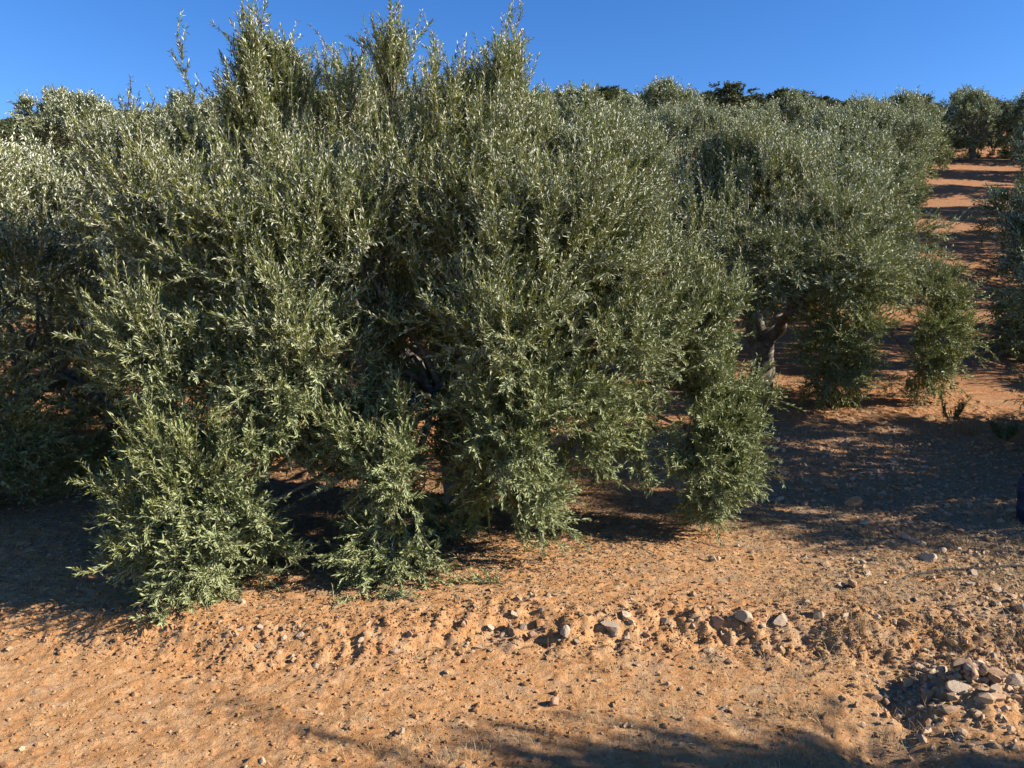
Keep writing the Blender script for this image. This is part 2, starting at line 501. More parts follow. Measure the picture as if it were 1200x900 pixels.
HERO_LOBES = [
    (-1.74, -0.25, 3.46, 0.48, 0.5, 0.5, 0.8, 40),
    (-1.58, -0.15, 3.76, 0.22, 0.25, 0.45, 0.97, 14),
    (-1.81, -0.25, 3.93, 0.2, 0.22, 0.45, 0.97, 12),
    (-1.35, -0.25, 3.62, 0.2, 0.2, 0.3, 0.95, 8),
    (-0.61, -0.35, 3.48, 0.36, 0.4, 0.5, 0.85, 34),
    (-0.57, -0.35, 3.91, 0.17, 0.2, 0.5, 0.98, 13),
    (-0.77, -0.35, 3.71, 0.15, 0.2, 0.3, 0.95, 6),
    (-1.07, -0.25, 3.66, 0.3, 0.3, 0.4, 0.9, 12),
    (0.55, -0.35, 3.44, 0.5, 0.5, 0.4, 0.8, 36),
    (0.51, -0.35, 3.87, 0.22, 0.3, 0.35, 0.98, 12),
    (0.87, -0.35, 3.71, 0.2, 0.3, 0.25, 0.97, 8),
    (0.06, -0.25, 3.46, 0.4, 0.4, 0.5, 0.85, 20),
    (-1.07, -0.65, 3.07, 0.75, 0.7, 0.65, 0.55, 60),
    (-0.05, -0.85, 2.93, 0.8, 0.7, 0.65, 0.55, 60),
    (0.87, -0.35, 3.12, 0.52, 0.6, 0.55, 0.65, 48),
    (-2.18, -0.45, 3.38, 0.5, 0.55, 0.5, 0.6, 44),
    (-2.91, -0.25, 3.14, 0.5, 0.6, 0.5, 0.5, 50),
    (-2.33, -1.05, 2.68, 0.62, 0.55, 0.48, 0.35, 46),
    (-1.33, -1.40, 2.30, 0.6, 0.55, 0.55, 0.45, 50),
    (-0.73, -1.25, 2.45, 0.45, 0.45, 0.42, 0.5, 30),
    (-1.80, -1.45, 2.23, 0.45, 0.45, 0.4, 0.4, 26),
    (1.34, -0.15, 2.91, 0.55, 0.6, 0.55, 0.65, 44),
    (0.73, -1.25, 2.38, 0.75, 0.65, 0.62, 0.45, 62),
    (1.32, -0.75, 2.23, 0.58, 0.6, 0.6, 0.45, 52),
    (1.72, -0.35, 2.33, 0.42, 0.55, 0.55, 0.45, 36),
    (1.86, -0.65, 1.84, 0.36, 0.45, 0.45, 0.3, 30),
    (0.12, -1.15, 2.39, 0.42, 0.45, 0.42, 0.5, 28),
    (-2.05, -1.80, 1.55, 0.34, 0.34, 0.3, 0.55, 40),
    (-1.67, -1.65, 1.48, 0.32, 0.35, 0.35, 0.4, 16),
    (-1.14, -1.75, 1.62, 0.42, 0.42, 0.5, 0.35, 36),
    (-1.27, -1.80, 1.16, 0.26, 0.26, 0.4, 0.05, 20),
    (-0.89, -1.55, 1.47, 0.3, 0.3, 0.4, 0.2, 16),
    (-1.69, -2.10, 0.62, 0.42, 0.42, 0.38, 0.25, 62),
    (-1.65, -2.15, 0.30, 0.36, 0.36, 0.26, 0.0, 32),
    (-1.89, -2.15, 0.43, 0.22, 0.25, 0.24, 0.0, 14),
    (-0.34, -1.85, 0.70, 0.38, 0.38, 0.5, 0.1, 52),
    (-0.40, -1.90, 0.31, 0.3, 0.3, 0.28, -0.1, 24),
    (-0.62, -1.75, 0.95, 0.22, 0.25, 0.35, 0.1, 12),
    (-0.23, -1.85, 1.26, 0.14, 0.14, 0.3, 0.97, 20),
    (0.48, -1.60, 1.75, 0.48, 0.42, 0.48, 0.35, 44),
    (0.55, -1.65, 1.07, 0.42, 0.42, 0.5, 0.05, 50),
    (0.52, -1.70, 0.63, 0.32, 0.34, 0.2, -0.1, 24),
    (0.93, -1.45, 1.19, 0.38, 0.4, 0.45, 0.0, 34),
    (1.28, -1.15, 1.66, 0.52, 0.5, 0.45, 0.25, 44),
    (1.55, -0.85, 1.04, 0.36, 0.36, 0.42, 0.0, 30),
    (1.30, -0.95, 1.28, 0.3, 0.3, 0.4, 0, 16),
    (1.71, -0.95, 1.66, 0.4, 0.45, 0.45, 0.2, 36),
    (1.98, -0.75, 1.50, 0.34, 0.4, 0.42, 0.25, 32),
    (2.20, -0.85, 0.96, 0.34, 0.4, 0.45, 0.05, 46),
    (2.23, -0.90, 0.59, 0.26, 0.3, 0.22, -0.1, 22),
    (2.41, -0.75, 1.19, 0.18, 0.25, 0.3, 0.2, 9),
    (2.26, -0.85, 1.92, 0.18, 0.2, 0.16, 0.5, 8),
    (-2.78, 1.25, 3.05, 0.9, 0.7, 0.8, 0.5, 70),
    (-1.20, 1.25, 3.73, 0.9, 0.7, 0.8, 0.6, 70),
    (0.55, 1.25, 3.54, 0.9, 0.7, 0.8, 0.6, 70),
    (1.51, 1.05, 2.74, 0.7, 0.7, 0.8, 0.5, 60),
    (-2.52, 1.55, 1.68, 0.9, 0.6, 0.7, 0.1, 60),
    (-0.98, 1.55, 2.39, 0.9, 0.5, 0.7, 0.2, 60),
    (0.75, 1.55, 2.39, 0.9, 0.6, 0.7, 0.2, 60),
    (1.71, 1.05, 1.69, 0.6, 0.6, 0.6, 0.0, 40),
    (-3.42, 0.85, 2.07, 0.6, 0.7, 0.7, 0.1, 50),
    (-0.87, 0.85, 1.69, 0.7, 0.4, 0.5, 0.1, 40),
    (-0.40, -0.55, 1.57, 0.5, 0.3, 0.45, 0.3, 34),
    (-0.44, -0.85, 1.77, 0.4, 0.25, 0.3, 0.3, 30),
    (-0.66, -0.90, 1.43, 0.3, 0.2, 0.3, 0.2, 20),
    (-1.04, -0.55, 1.49, 0.4, 0.3, 0.45, 0.3, 24),
    (-0.01, -1.05, 0.54, 0.26, 0.3, 0.4, 0.1, 18),
    (0.24, -0.65, 1.49, 0.4, 0.3, 0.4, 0.3, 22),
    (-0.49, 0.25, 3.01, 0.9, 0.7, 0.5, 0.4, 44),
    (0.73, 0.45, 2.95, 0.8, 0.7, 0.5, 0.4, 44),
    (-1.86, 0.45, 3.13, 0.7, 0.7, 0.5, 0.4, 40),
]
STONES = [
    (0.66, 5.12, 0.17, 0, 'large angular pale stone standing on edge in the middle of the earth bank'),
    (0.78, 5.21, 0.1, 1, 'grey stone just behind the largest angular stone of the earth bank'),
    (0.37, 5.04, 0.11, 2, 'rounded pale stone on the bank left of the large angular stone'),
    (0.25, 4.36, 0.085, 5, 'lone tan stone on the smooth soil below the middle of the bank'),
    (1.58, 5.17, 0.13, 2, 'dark grey flat stone on the bank crest, left of two big pale stones'),
    (1.41, 5.18, 0.11, 5, 'earthy stone on the bank crest, beside the dark grey flat stone'),
    (1.83, 5.15, 0.12, 1, 'whitish rounded stone on the bank crest between the grey and the bulky stone'),
    (2.10, 5.19, 0.14, 0, 'bulkiest pale grey stone on the crest of the bank at right'),
    (1.80, 4.99, 0.06, 6, 'small bright yellowish round stone lying below the bank at right'),
    (3.41, 6.28, 0.15, 1, "big pale stone on the track's upper edge near the thin dark hose"),
    (2.81, 6.11, 0.08, 2, "ochre pale stone at the sunlit edge of the lane's shade"),
    (2.76, 5.87, 0.11, 3, "flat whitish stone just below the edge of the lane's shade"),
    (3.46, 5.70, 0.11, 0, "white blocky stone in the dry grass right of the dark hose's end"),
    (2.92, 4.96, 0.08, 6, 'yellow ochre stone standing upright among straw at the right'),
    (3.17, 7.03, 0.11, 3, 'brightest white stone in the shade, close to its sunlit front edge'),
    (3.53, 7.88, 0.16, 5, "large brownish rock in the middle of the lane's shade"),
    (3.18, 9.00, 0.13, 0, "pale rounded rock in the shade beside the nearest tree's right branches"),
    (4.41, 10.16, 0.17, 3, "flat pale slab in the shade near the lane's sunlit strip"),
    (1.23, 4.31, 0.06, 3, 'little white stone on the bare track at lower right'),
    (2.15, 4.46, 0.1, 5, 'grey crumbly stone low on the track left of the shaded dip'),
    (2.54, 5.62, 0.12, 4, 'dark hollow backed stone on the track above the bank crest'),
    (3.58, 5.31, 0.12, 1, 'white stone cut by the right edge of the photo'),
]
BANK_STONES = [(0.00, 5.08, 0.090, 5), (0.07, 5.12, 0.100, 3), (-0.07, 5.07, 0.080, 3), (-0.15, 5.12, 0.080, 0), (0.02, 5.21, 0.080, 3), (0.14, 5.09, 0.070, 5), (-0.02, 5.12, 0.070, 5), (0.21, 5.24, 0.070, 0), (-0.32, 5.09, 0.060, 5), (-0.64, 4.98, 0.070, 4), (-1.00, 4.91, 0.060, 0), (1.71, 5.12, 0.070, 2), (1.06, 5.22, 0.060, 1), (1.24, 5.17, 0.070, 3), (2.28, 5.16, 0.080, 1), (2.49, 5.12, 0.070, 2), (2.65, 5.09, 0.080, 5), (1.97, 5.12, 0.070, 5), (1.62, 5.10, 0.070, 4), (0.53, 5.17, 0.050, 4), (0.88, 5.13, 0.060, 3), (-1.40, 4.98, 0.060, 1), (-1.68, 5.02, 0.060, 0), (-2.52, 4.94, 0.050, 4), (-1.98, 4.63, 0.050, 4), (-0.22, 4.94, 0.050, 0), (-0.58, 5.15, 0.050, 4), (0.23, 5.13, 0.055, 0), (-1.88, 4.95, 0.043, 5), (2.25, 4.99, 0.047, 3), (-1.73, 4.97, 0.038, 3), (1.40, 5.20, 0.031, 4), (-0.82, 4.96, 0.029, 0), (0.43, 4.99, 0.052, 0), (-0.15, 5.13, 0.051, 1), (-1.46, 5.02, 0.050, 0), (0.03, 4.97, 0.028, 4), (-0.68, 4.97, 0.053, 5), (-0.99, 4.93, 0.056, 1), (2.16, 5.00, 0.042, 0), (-1.81, 4.96, 0.040, 0), (2.28, 4.98, 0.029, 0), (0.77, 5.04, 0.056, 2), (-0.97, 4.95, 0.044, 4), (-1.84, 4.97, 0.028, 3), (0.38, 5.01, 0.039, 4), (1.07, 5.15, 0.028, 4), (0.78, 5.08, 0.059, 3), (-1.66, 4.95, 0.044, 0), (0.91, 5.11, 0.060, 5), (2.73, 5.02, 0.029, 5), (1.38, 5.10, 0.046, 0), (-1.73, 5.01, 0.038, 2), (1.25, 5.20, 0.028, 0), (-0.32, 5.08, 0.055, 5), (0.81, 5.14, 0.060, 2), (0.76, 5.10, 0.026, 0), (1.83, 5.12, 0.032, 3), (0.14, 5.06, 0.036, 3), (-1.52, 5.01, 0.052, 4), (-1.81, 5.00, 0.052, 1), (1.89, 5.19, 0.034, 3), (1.54, 5.11, 0.040, 3), (-0.84, 4.93, 0.038, 5), (2.11, 5.09, 0.038, 1), (1.21, 5.12, 0.034, 0), (-1.67, 4.93, 0.059, 2), (-1.09, 4.85, 0.046, 5), (-1.89, 5.06, 0.027, 1), (-0.96, 5.03, 0.059, 3), (-0.28, 5.01, 0.030, 5), (0.69, 5.07, 0.044, 1), (1.34, 5.11, 0.027, 1), (0.18, 5.15, 0.038, 1), (2.25, 5.12, 0.031, 0), (1.43, 5.12, 0.042, 0), (-1.51, 5.17, 0.027, 0), (0.54, 5.06, 0.028, 0), (1.71, 5.03, 0.033, 0), (-1.85, 4.96, 0.045, 5), (-0.12, 5.03, 0.031, 0), (0.32, 5.02, 0.058, 2), (-1.80, 5.01, 0.060, 0), (2.25, 5.10, 0.044, 5), (2.32, 5.05, 0.027, 0), (1.10, 5.19, 0.050, 3), (1.46, 5.12, 0.029, 5), ]
HERO_HOLLOWS = [
    (-0.22, -1.65, 1.55, 0.42, 1.0, 0.3),
    (-0.87, -1.85, 0.43, 0.2, 1.0, 0.4),
    (0.15, -1.75, 1.08, 0.1, 0.8, 0.22),
    (-1.58, -1.85, 1.16, 0.17, 0.6, 0.1),
    (-3.00, -0.95, 1.96, 0.42, 1.2, 0.75),
    (-3.48, -0.45, 2.52, 0.4, 1.0, 0.5),
    (-0.80, -1.65, 1.31, 0.1, 0.7, 0.14),
    (0.29, -1.95, 0.46, 0.06, 0.5, 0.25),
    (1.20, -1.25, 0.58, 0.25, 0.8, 0.22),
    (-1.89, -1.65, 2.11, 0.22, 0.5, 0.16),
    (0.96, -1.55, 1.75, 0.16, 0.4, 0.22),
    (-1.80, -0.75, 3.39, 0.22, 0.5, 0.22),
    (0.27, -1.45, 2.43, 0.2, 0.4, 0.2),
]
import bmesh
# (x, y, z, rx, ry, rz, upward growth, sprays) of the big near tree, metres from its foot
HERO_BASE = (-0.55, 7.75, 0.42)
rng = np.random.default_rng(7)
hero = empty("olive_tree", HERO_BASE)
tag(hero, "largest, nearest olive tree with low branches reaching down to the sunlit orange soil", "olive tree")
spr = lobe_sprays(HERO_LOBES, (0, 0, 1.9), rng, 2.5, 1.0)
mid_ = spr[0] + spr[1] * spr[2][:, None] * 0.7
ok = np.ones(len(mid_), bool)
for h in HERO_HOLLOWS:
    ok &= (((mid_ - np.array(h[:3])) / np.array(h[3:])) ** 2).sum(1) > 1
spr = [q[ok] for q in spr]
V, Q = foliage(spr, rng, 0.049, 0.0112, 12, 14, 0.20, True)
link(bpy.data.objects.new("crown", np_mesh("crown", V, Q, [M_LEAF, M_TWIG], [0, 1])), hero)
branches_for(hero, HERO_LOBES, (0, 0, 0), (0.1, 0.05, 0.9), rng, nlimb=5)
print("hero leaves", len(Q[0]))

# ------------------------------------------------------------------ the other olive trees: a few built, then copied
def tree_lobes(seed, Rr=2.25, H=4.3, skirt=0.7):
    r = np.random.default_rng(seed)
    L = []
    for k, (el, cnt, rad) in enumerate(((-0.15, 9, 1.0), (0.2, 9, 1.0), (0.55, 8, 0.9), (0.9, 6, 0.7), (1.25, 3, 0.35))):
        for i in range(cnt):
            az = (i + 0.5 * k + 0.35 * r.normal()) / cnt * 2 * math.pi
            q = rad * Rr * (0.68 + 0.38 * r.random())
            zc = 0.42 * H + math.sin(el) * 0.38 * H + 0.17 * r.normal()
            if k == 0: zc = H * ((0.30 if skirt else 0.43) + 0.06 * r.normal())
            x, y = math.cos(az) * q * math.cos(el * 0.75) * 0.82, math.sin(az) * q * math.cos(el * 0.75) * 0.82
            s = 0.44 + 0.26 * r.random()
            up = (-0.05, 0.15, 0.45, 0.65, 0.8)[k] + 0.08 * r.normal()
            L.append((x, y, zc, s, s, s * (0.95 if k == 0 else 0.9), up, 40))
            if k == 0 and r.random() < skirt:
                L.append((x * 1.05, y * 1.05, zc - 0.62, s * .62, s * .62, 0.40, -0.1, 24))
    for i in range(5):
        az = r.random() * 6.28; q = Rr * 0.4 * r.random()
        L.append((math.cos(az) * q, math.sin(az) * q, H * 0.80 + .25 * r.random(), .3, .3, .35, 0.95, 10))
    return L

def make_olive(seed, lod, extra=(), skirt=0.7):
    """lod: leaf size factor"""
    r = np.random.default_rng(seed + 100)
    L = tree_lobes(seed, skirt=skirt) + list(extra)
    root = empty("olive_tree", (0, 0, 0))
    if lod <= 1.2:   a = dict(density=1.6, tw=9, pr=9, ll=.062, lw=.0155, tl=.22)
    elif lod <= 2.2: a = dict(density=1.1, tw=7, pr=6, ll=.095, lw=.028, tl=.26)
    else:            a = dict(density=0.7, tw=6, pr=4, ll=.15, lw=.052, tl=.28)
    s = lobe_sprays(L, (0, 0, 1.7), r, a['density'])
    V, Q = foliage(s, r, a['ll'], a['lw'], a['tw'], a['pr'], a['tl'], lod <= 1.2)
    link(bpy.data.objects.new("crown", np_mesh("crown", V, Q, [M_LEAF if lod <= 1.2 else M_LEAF_FAR, M_TWIG], [0, 1])), root)
    branches_for(root, L, (0, 0, 0), (0.05, 0.0, 0.85), r, nlimb=4)
    print("lod", lod, len(Q[0]))
    return root

def copy_tree(o, parent=None):
    c = o.copy(); sc.collection.objects.link(c)
    c.parent = parent
    for ch in KIDS.get(o, ()): copy_tree(ch, c)
    return c

def copy_thing(o):
    c = o.copy(); link(c)
    for ch in o.children:
        d = ch.copy(); link(d, c)
        for g in ch.children:
            e = g.copy(); link(e, d)
    return c

used = set()
def place(proto, x, y, rz, s, label, group=None, sz=None):
    o = proto if proto.name not in used else copy_thing(proto)
    used.add(proto.name)
    o.location = (x, y, float(ground(x, y)) - 0.06)
    o.rotation_euler = (0, 0, rz)
    o.scale = (s, s, sz or s * 0.95)
    tag(o, label, "olive tree", group)
    return o

near_a = make_olive(1, 1.0)
near_b = make_olive(2, 1.0, ((.9, -1.5, .9, .6, .5, .5, .1, 50), (-.2, -1.8, .85, .6, .5, .5, .1, 50), (1.7, -.6, .95, .5, .5, .5, .1, 44), (.6, -1.7, .4, .5, .4, .3, -.1, 34), (1.5, -.9, .4, .4, .4, .3, -.1, 26)))
near_c = make_olive(12, 1.0, ((.72, -1.5, 1.15, .46, .45, .50, .05, 50), (.68, -1.35, .75, .40, .4, .45, -.05, 45), (.70, -1.2, .35, .3, .3, .25, -.1, 20),
                              (2.15, -.9, 1.50, .62, .55, .50, .15, 60), (2.2, -.9, 1.0, .60, .55, .45, .0, 60), (2.18, -.8, .55, .45, .4, .3, -.1, 30)), 0.0)
mids = [make_olive(s, 2.0) for s in (3, 4, 5)]
fars = [make_olive(s, 3.0) for s in (6, 7, 8)]
G = "olive trees of the grove"
place(near_c, 4.2, 13.2, 0.0, 1.05, "olive tree behind the nearest one's right end, low branches beside the lane", G)
place(near_b, -6.2, 9.2, 0.0, 1.0, "olive tree at the left edge of the photo, shaded by the big nearest tree", G, 0.88)
place(near_b, 8.9, 8.15, 2.5, 1.22, "olive tree at the right edge casting its shade over the stony lane", G, 1.05)
place(near_a, 7.0, 0.8, 3.6, 1.05, "olive tree outside the photo, shading the front edge of the track", G)
place(mids[0], 12.6, 15.0, 2.0, 1.2, "second olive tree up the right side of the lane", G)
place(mids[1], 7.2, 19.4, 1.0, 1.05, "second olive tree up the left side of the lane, pale topped", G)
place(mids[2], -3.0, 15.0, 0.5, 1.05, "olive tree hidden behind the middle of the nearest tree", G)
place(mids[0], 0.6, 20.6, 3.5, 1.1, "olive tree showing its silvery top just right of the nearest tree's crown", G)
place(mids[1], -10.2, 15.0, 4.5, 1.05, "pale olive tree behind the left edge tree", G)
place(mids[2], 16.1, 20.8, 4.4, 1.2, "third olive tree up the right side of the lane", G)
place(mids[0], 10.4, 25.6, 5.4, 1.05, "third olive tree up the left side of the lane, its skirt close to the ground", G)
place(mids[0], 12.8, 6.9, .4, 1.05, "olive tree outside the photo, behind the one shading the stony lane", G)  # out of view, added to close the sun flecks in the lane's shade
place(mids[1], 16.0, 8.6, 1.4, 1.1, "unseen olive tree of the next row at right, added to block sky light", G)  # out of view, added to hold sky light off the lane
place(mids[2], 19.8, 14.6, 3.4, 1.1, "unseen olive tree two rows right of the lane, added to block sky light", G)  # another unseen tree added to screen sky light from the right
rr = random.Random(5)
for (x, y) in ((29.5, 50.5), (32.0, 56.5)):
    place(fars[rr.randrange(3)], x, y, rr.uniform(0, 6.28), 1.0, 'olive tree closing the upper end of the bare lane', G)
ax, ay = 3.6, 6.0
ranks = {3: "fourth", 4: "fifth", 5: "sixth", 6: "seventh", 7: "eighth"}
for j in range(-4, 13):
    for i in range(-1, 11):
        y = 13.4 + i * ay; x = 4.3 + i * ax - j * 7.5 - (0.022 * y if j >= 0 else -0.65)
        # rows left of the lane: j>=0, right: j<0
        if y < 13.5 or y > 55: continue
        if j in (0,) and i < 3: continue
        if j == -1 and i < 2: continue
        if j == 1 and i < 2: continue
        if j == 2 and i < 1: continue
        x += rr.uniform(-.5, .5); y += rr.uniform(-.5, .5)
        px = 600 + x / y * 906
        m = 2.8 / y * 906
        if px < -m - 30 or px > 1200 + m + (170 if y < 45 else 60): continue
        lod = mids if y < 34 else fars
        if j == 0: lab = ("%s olive tree up the left side of the bare lane" % ranks[i]) if i in ranks else "far olive tree in the rows high up the slope below the ridge"
        elif j == -1: lab = ("%s olive tree up the right side of the bare lane" % ranks[i]) if i in ranks else "far olive tree in the rows high up the slope below the ridge"
        elif y < 34: lab = "olive tree in the grove rows behind the nearest trees, mostly hidden by them"
        else: lab = "far olive tree in the rows high up the slope below the ridge"
        place(lod[rr.randrange(3)], x, y, rr.uniform(0, 6.28), rr.uniform(.86, 1.08) * (1.2 if j == -1 else 1), lab, G if 'far olive' not in lab else "far olive trees high on the slope")

# ------------------------------------------------------------------ evergreen oaks and scrub along the ridge
def make_oak(seed, mat, H=4.6, Rr=2.0, kind="oak_tree"):
    r = np.random.default_rng(seed + 500)
    L = []
    for i in range(15):
        az = r.random() * 6.28; el = r.uniform(-.2, 1.4)
        q = Rr * r.uniform(.55, .95)
        s = r.uniform(.55, .9) * Rr / 2
        L.append((math.cos(az) * math.cos(el) * q * .8, math.sin(az) * math.cos(el) * q * .8, H * .55 + math.sin(el) * H * .32, s, s, s * .75, .15, 26))
    root = empty(kind, (0, 0, 0))
    sp = lobe_sprays(L, (0, 0, H * .5), r, 1.0, 0.6)
    V, Q = foliage(sp, r, .13, .085, 5, 4, .22, False, .1)
    link(bpy.data.objects.new("crown", np_mesh("crown", V, Q, [mat, M_OAKBARK], [0, 1])), root)
    fork = np.array([0.1, 0, H * .33])
    tr = wiggle_path(np.array([0, 0, -.2]), fork, r, 7, .15)
    t = wood("trunk", [tr], [.16], [.11], M_OAKBARK, root, 9)
    wood("branch", [wiggle_path(fork, np.array(l[:3]), r, 7, .2) for l in L[:9]], [.06] * 9, [.02] * 9, M_OAKBARK, t, 5)
    return root
oaks = [make_oak(s, M_OAK) for s in (1, 2, 3)]
scrub = [make_oak(s, M_SHRUB, 2.6, 1.6, "shrub") for s in (4, 5)]
ro = random.Random(11)
cnt = 0; n_oak = 0
for k in range(1600):
    x = ro.uniform(-80, 88); y = ro.uniform(60, 99) if k % 2 else ro.uniform(88, 99)
    if abs(x / y) > 0.74: continue
    cell = (round(x / 1.6), round(y / 6))
    if cell in used: continue
    used.add(cell)
    is_s = ro.random() < 0.25
    if not is_s:
        if n_oak >= 300: continue
        n_oak += 1
    p = scrub[ro.randrange(2)] if is_s else oaks[ro.randrange(3)]
    o = p if p.name not in used else copy_thing(p)
    used.add(p.name)
    s = ro.uniform(.55, .82) if ro.random() < .95 else .95
    o.location = (x, y, float(ground(x, y)) - (.1 if is_s else .2)); o.rotation_euler = (0, 0, ro.uniform(0, 6.28)); q = ro.uniform(1.25, 1.7); o.scale = (s * q, s * q, s * ro.uniform(.75, 1.0))
    if is_s: tag(o, "brownish shrub among the dark trees along the skyline ridge", "shrub", "shrubs along the ridge")
    else: tag(o, "dark evergreen oak in the wood along the skyline ridge", "oak tree", "evergreen oaks along the ridge")
    cnt += 1
print("ridge", cnt)

# ------------------------------------------------------------------ stones
def stone_mesh(seed, mat):
    r = np.random.default_rng(seed + 40)
    bm = bmesh.new()
    bmesh.ops.create_icosphere(bm, subdivisions=4, radius=1.0)
    v = np.array([q.co[:] for q in bm.verts])
    for k in range(9):
        n = unit(r.normal(size=(1, 3)))[0]; h = r.uniform(.25, .72)
        dd = v @ n - h
        v = v - np.clip(dd, 0, None)[:, None] * n * 0.94
    v *= (1 + .05 * fbm(v[:, 0] * 3 + v[:, 2], v[:, 1] * 3 - v[:, 2], 1.0, 3, seed))[:, None]
    v *= np.array([1.15, .85, .7]) * 0.62
    for q, c in zip(bm.verts, v): q.co = c
    me = bpy.data.meshes.new("stone")
    bm.to_mesh(me); bm.free(); me.materials.append(mat)
    return me
SM = [stone_mesh(s, m) for s, m in ((1, M_STONE), (2, M_STONE), (3, M_STONE), (4, M_STONE), (5, M_STONE_RED), (6, M_STONE_RED), (7, M_STONE_OCHRE))]
rs = random.Random(3)
def stone(x, y, size, mi, label, group=None, sink=0.3, up=0.0):
    o = link(bpy.data.objects.new("stone", SM[mi]))
    o.location = (x, y, float(ground(x, y)) + size * (0.45 - sink) + up)
    o.rotation_euler = (rs.uniform(-.4, .4), rs.uniform(-.4, .4), rs.uniform(0, 6.28))
    o.scale = (size * rs.uniform(.8, 1.25), size * rs.uniform(.75, 1.15), size * rs.uniform(.8, 1.35))
    tag(o, label, "stone", group)
    return o
for (x, y, size, mi, label) in STONES: stone(x, y, size * .8, mi, label)
for (x, y, size, mi) in BANK_STONES: stone(x, y, size * .75, mi, "small stone bedded in the broken earth bank across the foreground", "small stones along the earth bank")
for k in range(64):      # heap beside the shaded dip
    a = rs.uniform(0, 6.28); q = abs(rs.gauss(0, .21))
    x = 2.75 + q * math.cos(a) * 1.3; y = 4.40 + q * math.sin(a)
    stone(x, y, rs.uniform(.03, .09), rs.choice((0, 1, 2, 4, 5, 6)), "broken stone in the heap beside the shaded dip at bottom right", "stones of the heap by the gully", .25, max(0, .05 - q * .2))
for k in range(170):
    x = rs.uniform(2.6, 7.6); y = rs.uniform(5.9, 10.6)
    stone(x, y, rs.uniform(.035, .095) * (1.3 if rs.random() < .15 else 1), rs.choice((0, 1, 2, 3, 4)), "pale stone lying on the shaded gravelly lane", "stones on the shaded part of the lane")
for k in range(60):
    x = rs.uniform(2.4, 4.9); y = rs.uniform(4.6, 6.6)
    if y < 4.9 and x < 2.9: continue
    stone(x, y, rs.uniform(.025, .07), rs.choice((0, 1, 2, 3, 5)), "sunlit stone among dry grass at the right edge of the track", "stones among the dry grass at right")

# ------------------------------------------------------------------ crumbs, gravel, straw and fallen leaves
def scatter(n, x0, x1, y0, y1, dens, r):
    x = r.uniform(x0, x1, n); y = r.uniform(y0, y1, n)
    k = r.random(n) < dens(x, y)
    return x[k], y[k]
ICO = None
def lumps(name, x, y, size, mat, r, label, cat, sides=1):
    bm = bmesh.new(); bmesh.ops.create_icosphere(bm, subdivisions=sides, radius=1)
    bv = np.array([q.co[:] for q in bm.verts]); bf = np.array([[v.index for v in f.verts] for f in bm.faces]); bm.free()
    n = len(x)
    sc3 = size[:, None] * r.uniform(.55, 1.2, (n, 3)); sc3[:, 2] *= .75
    V = bv[None] * sc3[:, None] * (1 + .22 * r.normal(size=(n, len(bv), 1)))
    a = r.uniform(0, 6.28, n); c, s = np.cos(a)[:, None], np.sin(a)[:, None]
    X = V[..., 0] * c - V[..., 1] * s; Y = V[..., 0] * s + V[..., 1] * c
    Z = V[..., 2] + (ground(x, y) + size * .15)[:, None]
    V = np.stack([X + x[:, None], Y + y[:, None], Z], -1).reshape(-1, 3)
    Fc = (bf[None] + (np.arange(n) * len(bv))[:, None, None]).reshape(-1, 3)
    o = link(bpy.data.objects.new(name, np_mesh(name, V, [Fc], [mat])))
    return tag(o, label, cat, kind="stuff")
r = np.random.default_rng(21)
bank = lambda x, y: np.exp(-((y - scarp_y(x) + .02) / .22) ** 2) * sstep(-5, -2, x)
x, y = scatter(170000, -5.5, 5.5, 3.3, 10, lambda x, y: .14 + .8 * bank(x, y) + .25 * np.clip(fbm(x, y, .9, 2, 7), 0, 1), r)
lumps("soil_clods", x, y, r.gamma(1.5, .0030, len(x)) + .003, M_CLOD, r, "crumbs and clods of orange soil over the track and bank", "soil clods")
x, y = scatter(60000, -5.5, 7.5, 3.3, 11, lambda x, y: .06 + .45 * sstep(1.5, 4, x) + .15 * bank(x, y), r)
x2, y2 = scatter(5200, 2.2, 7.6, 4.2, 11, lambda x, y: sstep(2.2, 3.4, x) * (.35 + .65 * np.clip(fbm(x, y, 1.2, 2, 19) + .4, 0, 1)), r)
x3 = 2.75 + .3 * r.normal(size=420); y3 = 4.38 + .22 * r.normal(size=420)
gs = np.concatenate([r.gamma(2.0, .0045, len(x)) + .003, r.gamma(3.0, .0048, len(x2)) + .006, r.gamma(2.5, .006, 420) + .006])
x = np.concatenate([x, x2, x3]); y = np.concatenate([y, y2, y3])
lumps("gravel", x, y, gs, M_PEBBLE, r, "fine pale gravel scattered over the soil, thickest at the right", "gravel")

def blades(name, x, y, ln, wd, tilt, mat, r, label, cat, lift=.004):
    n = len(x); a = r.uniform(0, 6.28, n)
    z = ground(x, y) + lift
    d = np.stack([np.cos(a) * np.cos(tilt), np.sin(a) * np.cos(tilt), np.sin(tilt)], -1)
    s = np.stack([-np.sin(a), np.cos(a), r.normal(size=n) * .3], -1)
    p = np.stack([x, y, z], -1)
    mid = p + d * (ln * .55)[:, None]; mid[:, 2] += ln * .06
    tip = p + d * ln[:, None]; tip[:, 2] -= ln * .05 * np.sin(tilt)
    h = (wd * .5)[:, None] * s
    V = np.stack([p, mid - h, tip, mid + h], 1).reshape(-1, 3)
    o = link(bpy.data.objects.new(name, np_mesh(name, V, [np.arange(4 * n).reshape(-1, 4)], [mat])))
    return tag(o, label, cat, kind="stuff")
sd_ = lambda x, y: .05 + .95 * sstep(.8, 3.2, x) * (1 - sstep(7, 11, y)) + .22 * (1 - sstep(4.0, 4.8, y)) + .5 * np.clip(fbm(x, y, 1.6, 3, 37) - .1, 0, 1)
x, y = scatter(120000, -5, 6.5, 3.3, 11, sd_, r)
